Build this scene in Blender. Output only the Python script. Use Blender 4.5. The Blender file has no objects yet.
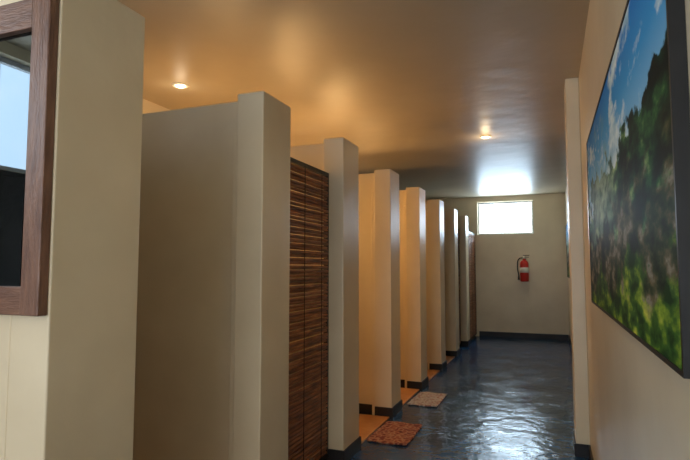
import bpy, bmesh, math, random
from mathutils import Vector, Matrix
random.seed(4)
S=bpy.context.scene
COL=S.collection
H=2.8; CAMZ=1.36
XL=-1.38; XB=-3.2; XR=0.235; XR2=0.30; YE=10.98; YS=-2.6

# ---------------- materials ----------------
def newmat(name):
    m=bpy.data.materials.new(name); m.use_nodes=True
    nt=m.node_tree; b=nt.nodes['Principled BSDF']; return m,nt,b
def N(nt,t,**k):
    n=nt.nodes.new(t)
    for a,v in k.items(): setattr(n,a,v)
    return n
def ramp(nt,stops):
    r=nt.nodes.new('ShaderNodeValToRGB'); e=r.color_ramp.elements
    while len(e)<len(stops): e.new(0.5)
    for i,(p,c) in enumerate(stops):
        e[i].position=p; e[i].color=(*c,1)
    return r
def noisy(name,c1,c2,scale=3,rough=.5,bump=.1,bscale=20,metal=0,stretch=(1,1,1),detail=4,r2=None,spec=.5):
    m,nt,b=newmat(name)
    tc=N(nt,'ShaderNodeNewGeometry'); mp=N(nt,'ShaderNodeMapping'); mp.inputs['Scale'].default_value=stretch
    nt.links.new(tc.outputs['Position'],mp.inputs[0])
    n=N(nt,'ShaderNodeTexNoise'); n.inputs['Scale'].default_value=scale; n.inputs['Detail'].default_value=detail
    nt.links.new(mp.outputs[0],n.inputs['Vector'])
    r=ramp(nt,[(.3,c1),(.7,c2)]); nt.links.new(n.outputs[0],r.inputs[0]); nt.links.new(r.outputs[0],b.inputs['Base Color'])
    b.inputs['Roughness'].default_value=rough; b.inputs['Metallic'].default_value=metal
    b.inputs['Specular IOR Level'].default_value=spec
    if r2 is not None:
        mr=N(nt,'ShaderNodeMapRange'); mr.inputs[3].default_value=rough; mr.inputs[4].default_value=r2
        mr.inputs[1].default_value=.3; mr.inputs[2].default_value=.7
        nt.links.new(n.outputs[0],mr.inputs[0]); nt.links.new(mr.outputs[0],b.inputs['Roughness'])
    if bump:
        n2=N(nt,'ShaderNodeTexNoise'); n2.inputs['Scale'].default_value=bscale; n2.inputs['Detail'].default_value=3
        nt.links.new(mp.outputs[0],n2.inputs['Vector'])
        bp=N(nt,'ShaderNodeBump'); bp.inputs['Strength'].default_value=bump; bp.inputs['Distance'].default_value=.02
        nt.links.new(n2.outputs[0],bp.inputs['Height']); nt.links.new(bp.outputs[0],b.inputs['Normal'])
    return m
wall=noisy('plaster_cream',(.69,.58,.40),(.77,.66,.47),2.5,.36,.20,7)
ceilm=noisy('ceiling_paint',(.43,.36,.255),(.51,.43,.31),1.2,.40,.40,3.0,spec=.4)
floorm=noisy('floor_navy_gloss',(.006,.036,.105),(.022,.085,.20),3.0,.13,.40,8,r2=.26,detail=8,spec=.42)
basem=noisy('baseboard_dark',(.012,.012,.014),(.025,.023,.025),6,.45,0,spec=.3)
tile=noisy('stall_floor_tile',(.45,.2,.08),(.6,.3,.13),8,.35,.05,20)
wood=noisy('frame_wood',(.13,.065,.045),(.24,.125,.08),7,.42,.25,30,stretch=(6,6,1))
woodh=noisy('frame_wood_h',(.13,.065,.045),(.24,.125,.08),7,.42,.25,30,stretch=(1,6,6))
darkw=noisy('dark_wood',(.012,.009,.008),(.03,.02,.016),5,.4,.1,20)
black=noisy('black_frame',(.01,.01,.01),(.02,.02,.02),5,.45,0,spec=.3)
alum=noisy('aluminium',(.5,.52,.55),(.6,.62,.65),5,.4,0)
red=noisy('red_enamel',(.60,.03,.02),(.68,.04,.03),5,.3,0)
rubber=noisy('rubber_black',(.01,.01,.01),(.02,.02,.02),5,.5,0)
label=noisy('label_white',(.6,.6,.55),(.75,.75,.7),60,.5,0)
chrome=noisy('trim_white',(.75,.7,.6),(.8,.75,.65),5,.3,0)
mirror,nt,b=newmat('mirror_glass'); b.inputs['Base Color'].default_value=(.115,.14,.155,1); b.inputs['Metallic'].default_value=1; b.inputs['Roughness'].default_value=.02
glass,nt,b=newmat('window_glass')
tr=N(nt,'ShaderNodeBsdfTransparent'); gl=N(nt,'ShaderNodeBsdfGlossy'); gl.inputs['Roughness'].default_value=.05
mx=N(nt,'ShaderNodeMixShader'); mx.inputs[0].default_value=.06
nt.links.new(tr.outputs[0],mx.inputs[1]); nt.links.new(gl.outputs[0],mx.inputs[2]); nt.links.new(mx.outputs[0],nt.nodes['Material Output'].inputs[0])
def emis(name,c,s):
    m,nt,b=newmat(name); b.inputs['Base Color'].default_value=(*c,1)
    b.inputs['Emission Color'].default_value=(*c,1); b.inputs['Emission Strength'].default_value=s; return m
bulbm=emis('bulb_warm',(1,.80,.50),9)
# bamboo
bamboo,nt,b=newmat('bamboo_slats')
g=N(nt,'ShaderNodeNewGeometry'); mp=N(nt,'ShaderNodeMapping'); mp.inputs['Scale'].default_value=(1,6,44)
nt.links.new(g.outputs['Position'],mp.inputs[0])
n=N(nt,'ShaderNodeTexNoise'); n.inputs['Scale'].default_value=1; n.inputs['Detail'].default_value=4
nt.links.new(mp.outputs[0],n.inputs['Vector'])
r=ramp(nt,[(.3,(.08,.022,.008)),(.45,(.19,.058,.018)),(.6,(.32,.115,.038)),(.75,(.50,.22,.08))])
nt.links.new(n.outputs[0],r.inputs[0]); nt.links.new(r.outputs[0],b.inputs['Base Color']); b.inputs['Roughness'].default_value=.36
def rugmat(name,stops,sc):
    m,nt,b=newmat(name); g=N(nt,'ShaderNodeNewGeometry')
    v=N(nt,'ShaderNodeTexVoronoi'); v.inputs['Scale'].default_value=sc
    w=N(nt,'ShaderNodeTexNoise'); w.inputs['Scale'].default_value=sc*.8; w.inputs['Detail'].default_value=5
    nt.links.new(g.outputs['Position'],v.inputs['Vector']); nt.links.new(g.outputs['Position'],w.inputs['Vector'])
    a=N(nt,'ShaderNodeMath',operation='ADD'); s=N(nt,'ShaderNodeMath',operation='MULTIPLY'); s.inputs[1].default_value=.5
    nt.links.new(v.outputs['Distance'],a.inputs[0]); nt.links.new(w.outputs[0],a.inputs[1]); nt.links.new(a.outputs[0],s.inputs[0])
    r=ramp(nt,stops); nt.links.new(s.outputs[0],r.inputs[0]); nt.links.new(r.outputs[0],b.inputs['Base Color'])
    b.inputs['Roughness'].default_value=.95
    bp=N(nt,'ShaderNodeBump'); bp.inputs['Strength'].default_value=.6; nt.links.new(w.outputs[0],bp.inputs['Height']); nt.links.new(bp.outputs[0],b.inputs['Normal'])
    return m
rug1=rugmat('rug_red',[(.3,(.10,.018,.012)),(.42,(.30,.07,.035)),(.52,(.46,.24,.13)),(.62,(.20,.035,.025))],22)
rug2=rugmat('rug_grey',[(.3,(.20,.12,.11)),(.42,(.36,.33,.33)),(.52,(.48,.46,.46)),(.62,(.28,.15,.15))],22)
# painting
def paintmat(name,y0,w,z0,h):
    m,nt,b=newmat(name); g=N(nt,'ShaderNodeNewGeometry'); sp=N(nt,'ShaderNodeSeparateXYZ'); nt.links.new(g.outputs['Position'],sp.inputs[0])
    mv=N(nt,'ShaderNodeMapRange'); mv.inputs[1].default_value=z0; mv.inputs[2].default_value=z0+h; nt.links.new(sp.outputs['Z'],mv.inputs[0])
    mu=N(nt,'ShaderNodeMapRange'); mu.inputs[1].default_value=y0+w; mu.inputs[2].default_value=y0; nt.links.new(sp.outputs['Y'],mu.inputs[0])
    U=mu.outputs[0]; V=mv.outputs[0]   # u: 0 = far/left end, 1 = near/right end
    def L(x,s):
        if isinstance(x,(int,float)): s.default_value=x
        else: nt.links.new(x,s)
    def M(op,a,b_,cl=False):
        q=N(nt,'ShaderNodeMath',operation=op); q.use_clamp=cl; L(a,q.inputs[0]); L(b_,q.inputs[1]); return q.outputs[0]
    def noise(sc,det=6,st=(1,.55,1),off=0,rg=.6):
        mp=N(nt,'ShaderNodeMapping'); mp.inputs['Scale'].default_value=st; mp.inputs['Location'].default_value=(off,off*.7,off*.3)
        nt.links.new(g.outputs['Position'],mp.inputs[0])
        n=N(nt,'ShaderNodeTexNoise'); n.inputs['Scale'].default_value=sc; n.inputs['Detail'].default_value=det; n.inputs['Roughness'].default_value=rg
        nt.links.new(mp.outputs[0],n.inputs['Vector']); return n.outputs[0]
    def col(fac,stops):
        r=ramp(nt,stops); nt.links.new(fac,r.inputs[0]); return r.outputs[0]
    def mix(f,a,b_,bt='MIX'):
        q=N(nt,'ShaderNodeMix',data_type='RGBA',blend_type=bt); L(f,q.inputs[0]); nt.links.new(a,q.inputs[6]); nt.links.new(b_,q.inputs[7]); return q.outputs[2]
    def step(x,e,soft=.02):
        q=N(nt,'ShaderNodeMapRange'); q.inputs[1].default_value=e-soft; q.inputs[2].default_value=e+soft; nt.links.new(x,q.inputs[0]); return q.outputs[0]
    big=noise(2.2,3,off=3); mid=noise(7,6,st=(1,.5,1),off=7); fine=noise(20,4,st=(1,.35,.9),off=2,rg=.55)
    fm=M('ADD',M('MULTIPLY',fine,.55),M('MULTIPLY',mid,.45))
    sky=col(V,[(.55,(.35,.62,.78)),(.8,(.05,.33,.68)),(1,(.015,.19,.58))])
    cl=col(mid,[(.53,(0,0,0)),(.62,(1,1,1))]); white=col(fine,[(.3,(.30,.52,.65)),(.6,(.75,.85,.88))])
    sky=mix(cl,sky,white)
    grass=col(fm,[(.42,(.008,.04,.008)),(.50,(.05,.13,.02)),(.56,(.24,.36,.03)),(.64,(.70,.66,.10))])
    earth=col(fm,[(.42,(.006,.010,.008)),(.49,(.03,.05,.02)),(.54,(.12,.10,.05)),(.59,(.28,.24,.18)),(.64,(.06,.12,.04))])
    trees=col(fm,[(.42,(.002,.010,.010)),(.50,(.008,.04,.022)),(.56,(.03,.12,.04)),(.64,(.30,.42,.16))])
    j=M('MULTIPLY',M('SUBTRACT',mid,.5),.7); jb=M('MULTIPLY',M('SUBTRACT',big,.5),.8)
    vj=M('ADD',V,M('ADD',j,jb))
    c=mix(step(M('ADD',vj,M('MULTIPLY',U,.08)),.70,.015),trees,sky)
    gl=M('MULTIPLY',step(M('ABSOLUTE',M('SUBTRACT',U,.35),0),.16,-.12),step(M('ABSOLUTE',M('SUBTRACT',vj,.55),0),.13,-.10),True)
    mist=col(fine,[(.35,(.08,.22,.12)),(.6,(.60,.75,.55))])
    c=mix(M('MULTIPLY',gl,.7),c,mist)
    c=mix(step(vj,.44,-.03),c,earth)
    c=mix(step(M('ADD',vj,M('MULTIPLY',U,-.18)),.06,-.03),c,grass)
    nt.links.new(c,b.inputs['Base Color']); b.inputs['Roughness'].default_value=.6; b.inputs['Specular IOR Level'].default_value=.08
    return m

# ---------------- mesh helpers ----------------
def boxes(name,lst,mat,parent=None,bevel=0):
    bm=bmesh.new()
    for (x0,x1,y0,y1,z0,z1) in lst:
        mtx=Matrix.Translation(((x0+x1)/2,(y0+y1)/2,(z0+z1)/2))@Matrix.Diagonal((x1-x0,y1-y0,z1-z0,1))
        bmesh.ops.create_cube(bm,size=1,matrix=mtx)
    me=bpy.data.meshes.new(name); bm.to_mesh(me); bm.free()
    o=bpy.data.objects.new(name,me); COL.objects.link(o); me.materials.append(mat)
    if bevel:
        md=o.modifiers.new('bevel','BEVEL'); md.width=bevel; md.segments=3; md.limit_method='ANGLE'
    if parent: o.parent=parent
    return o
def lathe(name,prof,loc,mat,parent=None,seg=32,rot=None):
    bm=bmesh.new(); rings=[]
    for (r,z) in prof:
        rings.append([bm.verts.new((r*math.cos(2*math.pi*i/seg),r*math.sin(2*math.pi*i/seg),z)) for i in range(seg)])
    for a,b_ in zip(rings,rings[1:]):
        for i in range(seg):
            bm.faces.new((a[i],a[(i+1)%seg],b_[(i+1)%seg],b_[i]))
    bm.faces.new(rings[0][::-1]); bm.faces.new(rings[-1])
    bmesh.ops.recalc_face_normals(bm,faces=bm.faces)
    for f in bm.faces: f.smooth=True
    me=bpy.data.meshes.new(name); bm.to_mesh(me); bm.free()
    o=bpy.data.objects.new(name,me); COL.objects.link(o); me.materials.append(mat)
    if rot: o.matrix_world=Matrix.Translation(loc)@rot
    else: o.location=loc
    if parent: o.parent=parent
    return o
def tube(name,pts,r,mat,parent=None):
    cu=bpy.data.curves.new(name,'CURVE'); cu.dimensions='3D'; cu.bevel_depth=r; cu.bevel_resolution=3
    s=cu.splines.new('BEZIER'); s.bezier_points.add(len(pts)-1)
    for p,c in zip(s.bezier_points,pts): p.co=c; p.handle_left_type=p.handle_right_type='AUTO'
    cu.materials.append(mat); o=bpy.data.objects.new(name,cu); COL.objects.link(o)
    if parent: o.parent=parent
    return o
def empty(name,loc=(0,0,0)):
    e=bpy.data.objects.new(name,None); COL.objects.link(e); e.empty_display_size=.1; return e

# ---------------- shell ----------------
boxes('floor',[(XB-.2,XR2+.2,YS-.2,YE+.2,-.12,0)],floorm)
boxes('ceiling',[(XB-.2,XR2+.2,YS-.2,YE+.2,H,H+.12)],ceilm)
WY0,WY1,WZ0,WZ1=-1.5,0.75,1.98,2.72
boxes('wall_left',[(XB-.15,XB,YS,WY0,0,H),(XB-.15,XB,WY1,YE,0,H),(XB-.15,XB,WY0,WY1,0,WZ0),(XB-.15,XB,WY0,WY1,WZ1,H)],wall)
boxes('wall_right',[(XR,XR2+.2,YS,4.6,0,H),(XR2,XR2+.2,4.6,YE,0,H)],wall)
boxes('pillar',[(.14,XR,4.29,4.60,0,H)],wall,bevel=.006)
FX0,FX1,FZ0,FZ1=-1.36,-.29,2.03,2.69
boxes('wall_far',[(XB,FX0,YE,YE+.15,0,H),(FX1,XR2,YE,YE+.15,0,H),(FX0,FX1,YE,YE+.15,0,FZ0),(FX0,FX1,YE,YE+.15,FZ1,H)],wall)
BX0,BX1,BZ0,BZ1=-2.6,0.1,.4,2.4
boxes('wall_back',[(XB,BX0,YS-.15,YS,0,H),(BX1,XR,YS-.15,YS,0,H),(BX0,BX1,YS-.15,YS,0,BZ0),(BX0,BX1,YS-.15,YS,BZ1,H)],wall)

def window(name,axis,a0,a1,z0,z1,c,t=.04,mull=1):
    e=empty(name); f=.035
    def bx(p0,p1,q0,q1): return (p0,p1,c-t/2,c+t/2,q0,q1) if axis=='x' else (c-t/2,c+t/2,p0,p1,q0,q1)
    fr=[bx(a0,a0+f,z0,z1),bx(a1-f,a1,z0,z1),bx(a0+f,a1-f,z0,z0+f),bx(a0+f,a1-f,z1-f,z1)]
    for i in range(mull):
        m=a0+(a1-a0)*(i+1)/(mull+1); fr.append(bx(m-.012,m+.012,z0+f,z1-f))
    boxes('frame',fr,alum,e)
    g=(a0+f,a1-f,c-.003,c+.003,z0+f,z1-f) if axis=='x' else (c-.003,c+.003,a0+f,a1-f,z0+f,z1-f)
    boxes('pane',[g],glass,e)
window('window_1','x',FX0,FX1,FZ0,FZ1,YE+.10,mull=0)
window('window_2','y',WY0,WY1,WZ0,WZ1,XB-.08,mull=2)
window('window_3','x',BX0,BX1,BZ0,BZ1,YS-.08,mull=2)

# ---------------- stall partitions ----------------
P0=1.154; PITCH=1.1815
PY=[P0+i*PITCH+(.05 if i>0 else 0) for i in range(8)]
TOP=2.29
bl=[]
for i in range(8):
    p=PY[i]; ln=.36 if i==0 else .315
    if i==2: p-=.03; ln=.33
    tp=TOP+(.02 if i==2 else 0)
    if i==0:
        L=[(-1.54,XL,p,p+ln,0,tp),(XB,-1.54,p,p+.14,0,tp)]
    else:
        L=[(-1.54,XL,p,p+ln,0,tp),(XB,-1.54,p+.05,p+.17,0,tp-.02),(-1.575,-1.54,p+.015,p+.05,0,2.08)]
    boxes('partition_wall',L,wall,bevel=.006)
    bl+= [(XL,XL+.012,p-.012,p+ln+.012,0,.09),(-1.54,XL,p-.012,p,0,.09),(-1.54,XL,p+ln,p+ln+.012,0,.09)]
    if i: bl.append((XB,-1.575,p+.038,p+.05,0,.09))
boxes('baseboard_left',bl,basem)
boxes('baseboard_far',[(XL+.02,XR2-.015,YE-.015,YE,0,.10)],basem)
boxes('baseboard_right',[(XR-.012,XR,YS,4.278,0,.09),(.128,.14,4.278,4.612,0,.09),(.14,XR,4.278,4.29,0,.09),(XR2-.012,XR2,4.612,YE-.015,0,.09)],basem)
for i in range(7):
    y0=PY[i]+(.14 if i==0 else .17); y1=PY[i+1]+.008
    boxes('floor_stall_tile',[(XB,-1.545 if i in(1,6) else -1.40,y0 if i in(1,6) else PY[i]+.375,y1-.02,0,.012)],tile)

def bdoor(y0,y1,xc=-1.50,z0=.04,z1=2.05):
    e=empty('bamboo_door')
    fw=.028
    boxes('stile_rail',[(xc-.02,xc+.008,y0,y0+fw,z0,z1),(xc-.02,xc+.008,y1-fw,y1,z0,z1),(xc-.02,xc+.008,y0+fw,y1-fw,z1-fw,z1),(xc-.02,xc+.008,y0+fw,y1-fw,z0,z0+fw)],darkw,e)
    bm=bmesh.new(); z=z0+fw+.008
    while z<z1-fw-.006:
        r=random.uniform(.0090,.0130)
        m=Matrix.Translation((xc+random.uniform(-.003,.003),(y0+y1)/2,z))@Matrix.Rotation(math.pi/2,4,'X')@Matrix.Rotation(random.uniform(-.006,.006),4,'Y')
        bmesh.ops.create_cone(bm,cap_ends=True,segments=10,radius1=r,radius2=r,depth=y1-y0-2*fw+.01,matrix=m)
        z+=r*2.15
    me=bpy.data.meshes.new('slats'); bm.to_mesh(me); bm.free(); me.materials.append(bamboo)
    o=bpy.data.objects.new('slats',me); COL.objects.link(o); o.parent=e
    n=3; L=[]
    for k in range(n):
        yy=y0+(y1-y0)*(k+.5)/n; L.append((xc+.012,xc+.015,yy-.003,yy+.003,z0+.02,z1-.02))
    boxes('binding',L,darkw,e)
bdoor(PY[1]+.32,PY[2]-.035)
bdoor(PY[6]+.32,PY[7]-.005)
bdoor(PY[7]+.32,YE-.01,xc=-1.42)
# ---------------- mirror ----------------
e=empty('wall_mirror')
ym=P0
mx0,mx1,mz0,mz1=-2.35,-1.385,1.22,2.19; fw=.075
boxes('frame_sides',[(mx1-fw,mx1,ym-.035,ym-.001,mz0,mz1),(mx0,mx0+fw,ym-.035,ym-.001,mz0,mz1)],wood,e,bevel=.004)
boxes('frame_rails',[(mx0+fw,mx1-fw,ym-.033,ym-.001,mz0,mz0+fw+.01),(mx0+fw,mx1-fw,ym-.033,ym-.001,mz1-fw-.02,mz1)],woodh,e,bevel=.004)
boxes('glass',[(mx0+fw-.005,mx1-fw+.005,ym-.012,ym-.004,mz0+fw,mz1-fw+.005)],mirror,e)
e=empty('storage_cabinet')
boxes('carcass',[(XB+.002,XB+.4,-1.5,.7,0,1.9)],darkw,e,bevel=.005)
boxes('doors',[(XB+.40,XB+.42,-1.48+k*.545,-1.48+k*.545+.53,.08,1.87) for k in range(4)],darkw,e,bevel=.004)
boxes('handles',[(XB+.42,XB+.44,-1.48+k*.545+.47,-1.48+k*.545+.485,.9,1.1) for k in range(4)],alum,e)

# ---------------- paintings ----------------
def painting(name,xw,y0,y1,z0,z1):
    e=empty(name); f=.010
    boxes('frame',[(xw-.028,xw-.001,y0,y0+f,z0,z1),(xw-.028,xw-.001,y1-f,y1,z0,z1),(xw-.028,xw-.001,y0+f,y1-f,z0,z0+f),(xw-.028,xw-.001,y0+f,y1-f,z1-f,z1)],black,e)
    boxes('canvas',[(xw-.025,xw-.002,y0+f,y1-f,z0+f,z1-f)],paintmat('canvas_'+name,y0,y1-y0,z0,z1-z0),e)
painting('landscape_painting',XR,1.065,3.25,1.172,2.065)
painting('landscape_painting.001',XR2,8.2,10.2,1.2,2.1)

# ---------------- fire extinguisher ----------------
e=empty('fire_extinguisher')
ex,ey,ez=-.476,YE-.10,1.10
lathe('cylinder',[(.03,0),(.072,.0),(.08,.012),(.08,.33),(.074,.365),(.055,.395),(.03,.41),(.022,.415),(.022,.44)],(ex,ey,ez),red,e)
lathe('valve',[(.018,0),(.026,.005),(.026,.03),(.014,.04),(.014,.06)],(ex,ey,ez+.44),chrome,e)
lathe('label_band',[(.079,0),(.0815,.001),(.0815,.10),(.079,.101)],(ex,ey,ez+.17),label,e)
boxes('handle',[(ex-.02,ex+.10,ey-.012,ey+.012,ez+.50,ez+.512),(ex-.02,ex+.09,ey-.01,ey+.01,ez+.465,ez+.475)],rubber,e,bevel=.003)
lathe('gauge',[(.001,0),(.018,0),(.018,.01),(.001,.011)],(ex-.0,ey-.03,ez+.46),chrome,e,seg=16,rot=Matrix.Rotation(math.pi/2,4,'X'))
tube('hose',[(ex-.02,ey,ez+.46),(ex-.09,ey-.01,ez+.44),(ex-.125,ey-.01,ez+.30),(ex-.105,ey-.01,ez+.12)],.011,rubber,e)
lathe('nozzle',[(.022,0),(.018,.03),(.011,.1)],(ex-.105,ey-.01,ez+.03),rubber,e,seg=16)
boxes('bracket',[(ex-.05,ex+.05,YE-.02,YE-.001,ez+.22,ez+.30),(ex-.03,ex+.03,YE-.02,YE-.001,ez+.05,ez+.45)],rubber,e)

# ---------------- mats ----------------
def rug(x0,x1,y0,y1,m,z=0.0):
    bm=bmesh.new(); nx,ny=18,24
    vs=[[None]*(ny+1) for _ in range(nx+1)]
    for i in range(nx+1):
        for j in range(ny+1):
            u=i/nx; v=j/ny
            jx=random.uniform(-.004,.004) if i in(0,nx) else 0
            jy=random.uniform(-.006,.006) if j in(0,ny) else 0
            zz=.006+.003*math.sin(u*9+v*5)+random.uniform(0,.002)
            vs[i][j]=bm.verts.new((x0+(x1-x0)*u+jx,y0+(y1-y0)*v+jy,z+zz))
    for i in range(nx):
        for j in range(ny): bm.faces.new((vs[i][j],vs[i+1][j],vs[i+1][j+1],vs[i][j+1]))
    me=bpy.data.meshes.new('door_mat'); bm.to_mesh(me); bm.free(); me.materials.append(m)
    o=bpy.data.objects.new('door_mat',me); COL.objects.link(o)
    md=o.modifiers.new('s','SOLIDIFY'); md.thickness=.01; md.offset=-1
    o.location.z=.008
    return o
rug(-1.38,-1.06,4.04,4.60,rug1)
rug(-1.36,-1.07,5.24,5.80,rug2)

# ---------------- lights ----------------
def downlight(x,y,power,pointp=0,col=(1,.80,.54)):
    e=empty('recessed_downlight')
    lathe('trim_ring',[(.040,0),(.046,-.008),(.058,-.008),(.066,-.001),(.066,.0)],(x,y,H-.0005),chrome,e)
    lathe('bulb',[(.001,-.014),(.028,-.013),(.036,-.009),(.039,-.002)],(x,y,H-.0005),bulbm,e)
    l=bpy.data.lights.new('spot','SPOT'); l.energy=power; l.color=col; l.spot_size=math.radians(130); l.spot_blend=.8; l.shadow_soft_size=.06
    o=bpy.data.objects.new('spot',l); o.location=(x,y,H-.03); COL.objects.link(o); o.parent=e
    if pointp:
        l=bpy.data.lights.new('glow','POINT'); l.energy=pointp; l.color=col; l.shadow_soft_size=.05
        o=bpy.data.objects.new('glow',l); o.location=(x,y,H-.10); COL.objects.link(o); o.parent=e
downlight(-.63,1.96,14,.2); downlight(-.63,5.91,15,1.6,(1,.72,.40)); downlight(-.63,9.86,12,.5)
downlight(-2.69,3.35,12,.6)
def stall_lamp(y,power,z=1.9,x=-2.35):
    e=empty('stall_wall_lamp')
    lathe('base',[(.05,0),(.055,.004),(.055,.02),(.03,.03)],(x,y,z),chrome,e,seg=24,rot=Matrix.Rotation(math.pi/2,4,'X'))
    lathe('bulb',[(.012,.03),(.03,.05),(.036,.075),(.028,.1),(.005,.112)],(x,y,z),bulbm,e,seg=24,rot=Matrix.Rotation(math.pi/2,4,'X'))
    l=bpy.data.lights.new('lamp','POINT'); l.energy=power; l.color=(1,.60,.24); l.shadow_soft_size=.10
    o=bpy.data.objects.new('lamp',l); o.location=(x,y-.2,z); COL.objects.link(o); o.parent=e
for i,pw in ((2,10),(3,17),(4,20),(5,7)):
    stall_lamp(PY[i]+.05,pw)

def area(name,loc,rot,sx,sy,power=None,col=(1,1,1)):
    l=bpy.data.lights.new(name,'AREA'); l.shape='RECTANGLE'; l.size=sx; l.size_y=sy
    if power is None: l.cycles.is_portal=True
    else: l.energy=power; l.color=col
    o=bpy.data.objects.new(name,l); o.location=loc; o.rotation_euler=rot; COL.objects.link(o)
area('daylight_far',((FX0+FX1)/2,YE+.16,(FZ0+FZ1)/2),(-math.pi/2,0,0),FX1-FX0,FZ1-FZ0,26,(.55,.79,1))
area('daylight_portal',(XB-.16,(WY0+WY1)/2,(WZ0+WZ1)/2),(0,-math.pi/2,0),WZ1-WZ0,WY1-WY0)
area('daylight_portal',((BX0+BX1)/2,YS-.16,(BZ0+BZ1)/2),(math.pi/2,0,0),BX1-BX0,BZ1-BZ0)
w=bpy.data.worlds.new('World'); S.world=w; w.use_nodes=True
nt=w.node_tree; bg=nt.nodes['Background']
tc=N(nt,'ShaderNodeTexCoord'); nz=N(nt,'ShaderNodeTexNoise'); nz.inputs['Scale'].default_value=3; nz.inputs['Detail'].default_value=4
nt.links.new(tc.outputs['Generated'],nz.inputs['Vector'])
r=ramp(nt,[(.4,(.66,.82,1)),(.6,(1.0,.98,.95))]); nt.links.new(nz.outputs[0],r.inputs[0]); nt.links.new(r.outputs[0],bg.inputs[0])
bg.inputs[1].default_value=7.0

# ---------------- camera ----------------
c=bpy.data.cameras.new('Camera'); c.lens=530/690*36; c.sensor_width=36; c.clip_start=.02
o=bpy.data.objects.new('Camera',c); COL.objects.link(o); o.location=(0,0,CAMZ)
o.rotation_euler=(math.pi/2+math.atan(38/530),0,math.atan(205/530))
S.camera=o
S.view_settings.view_transform='Standard'
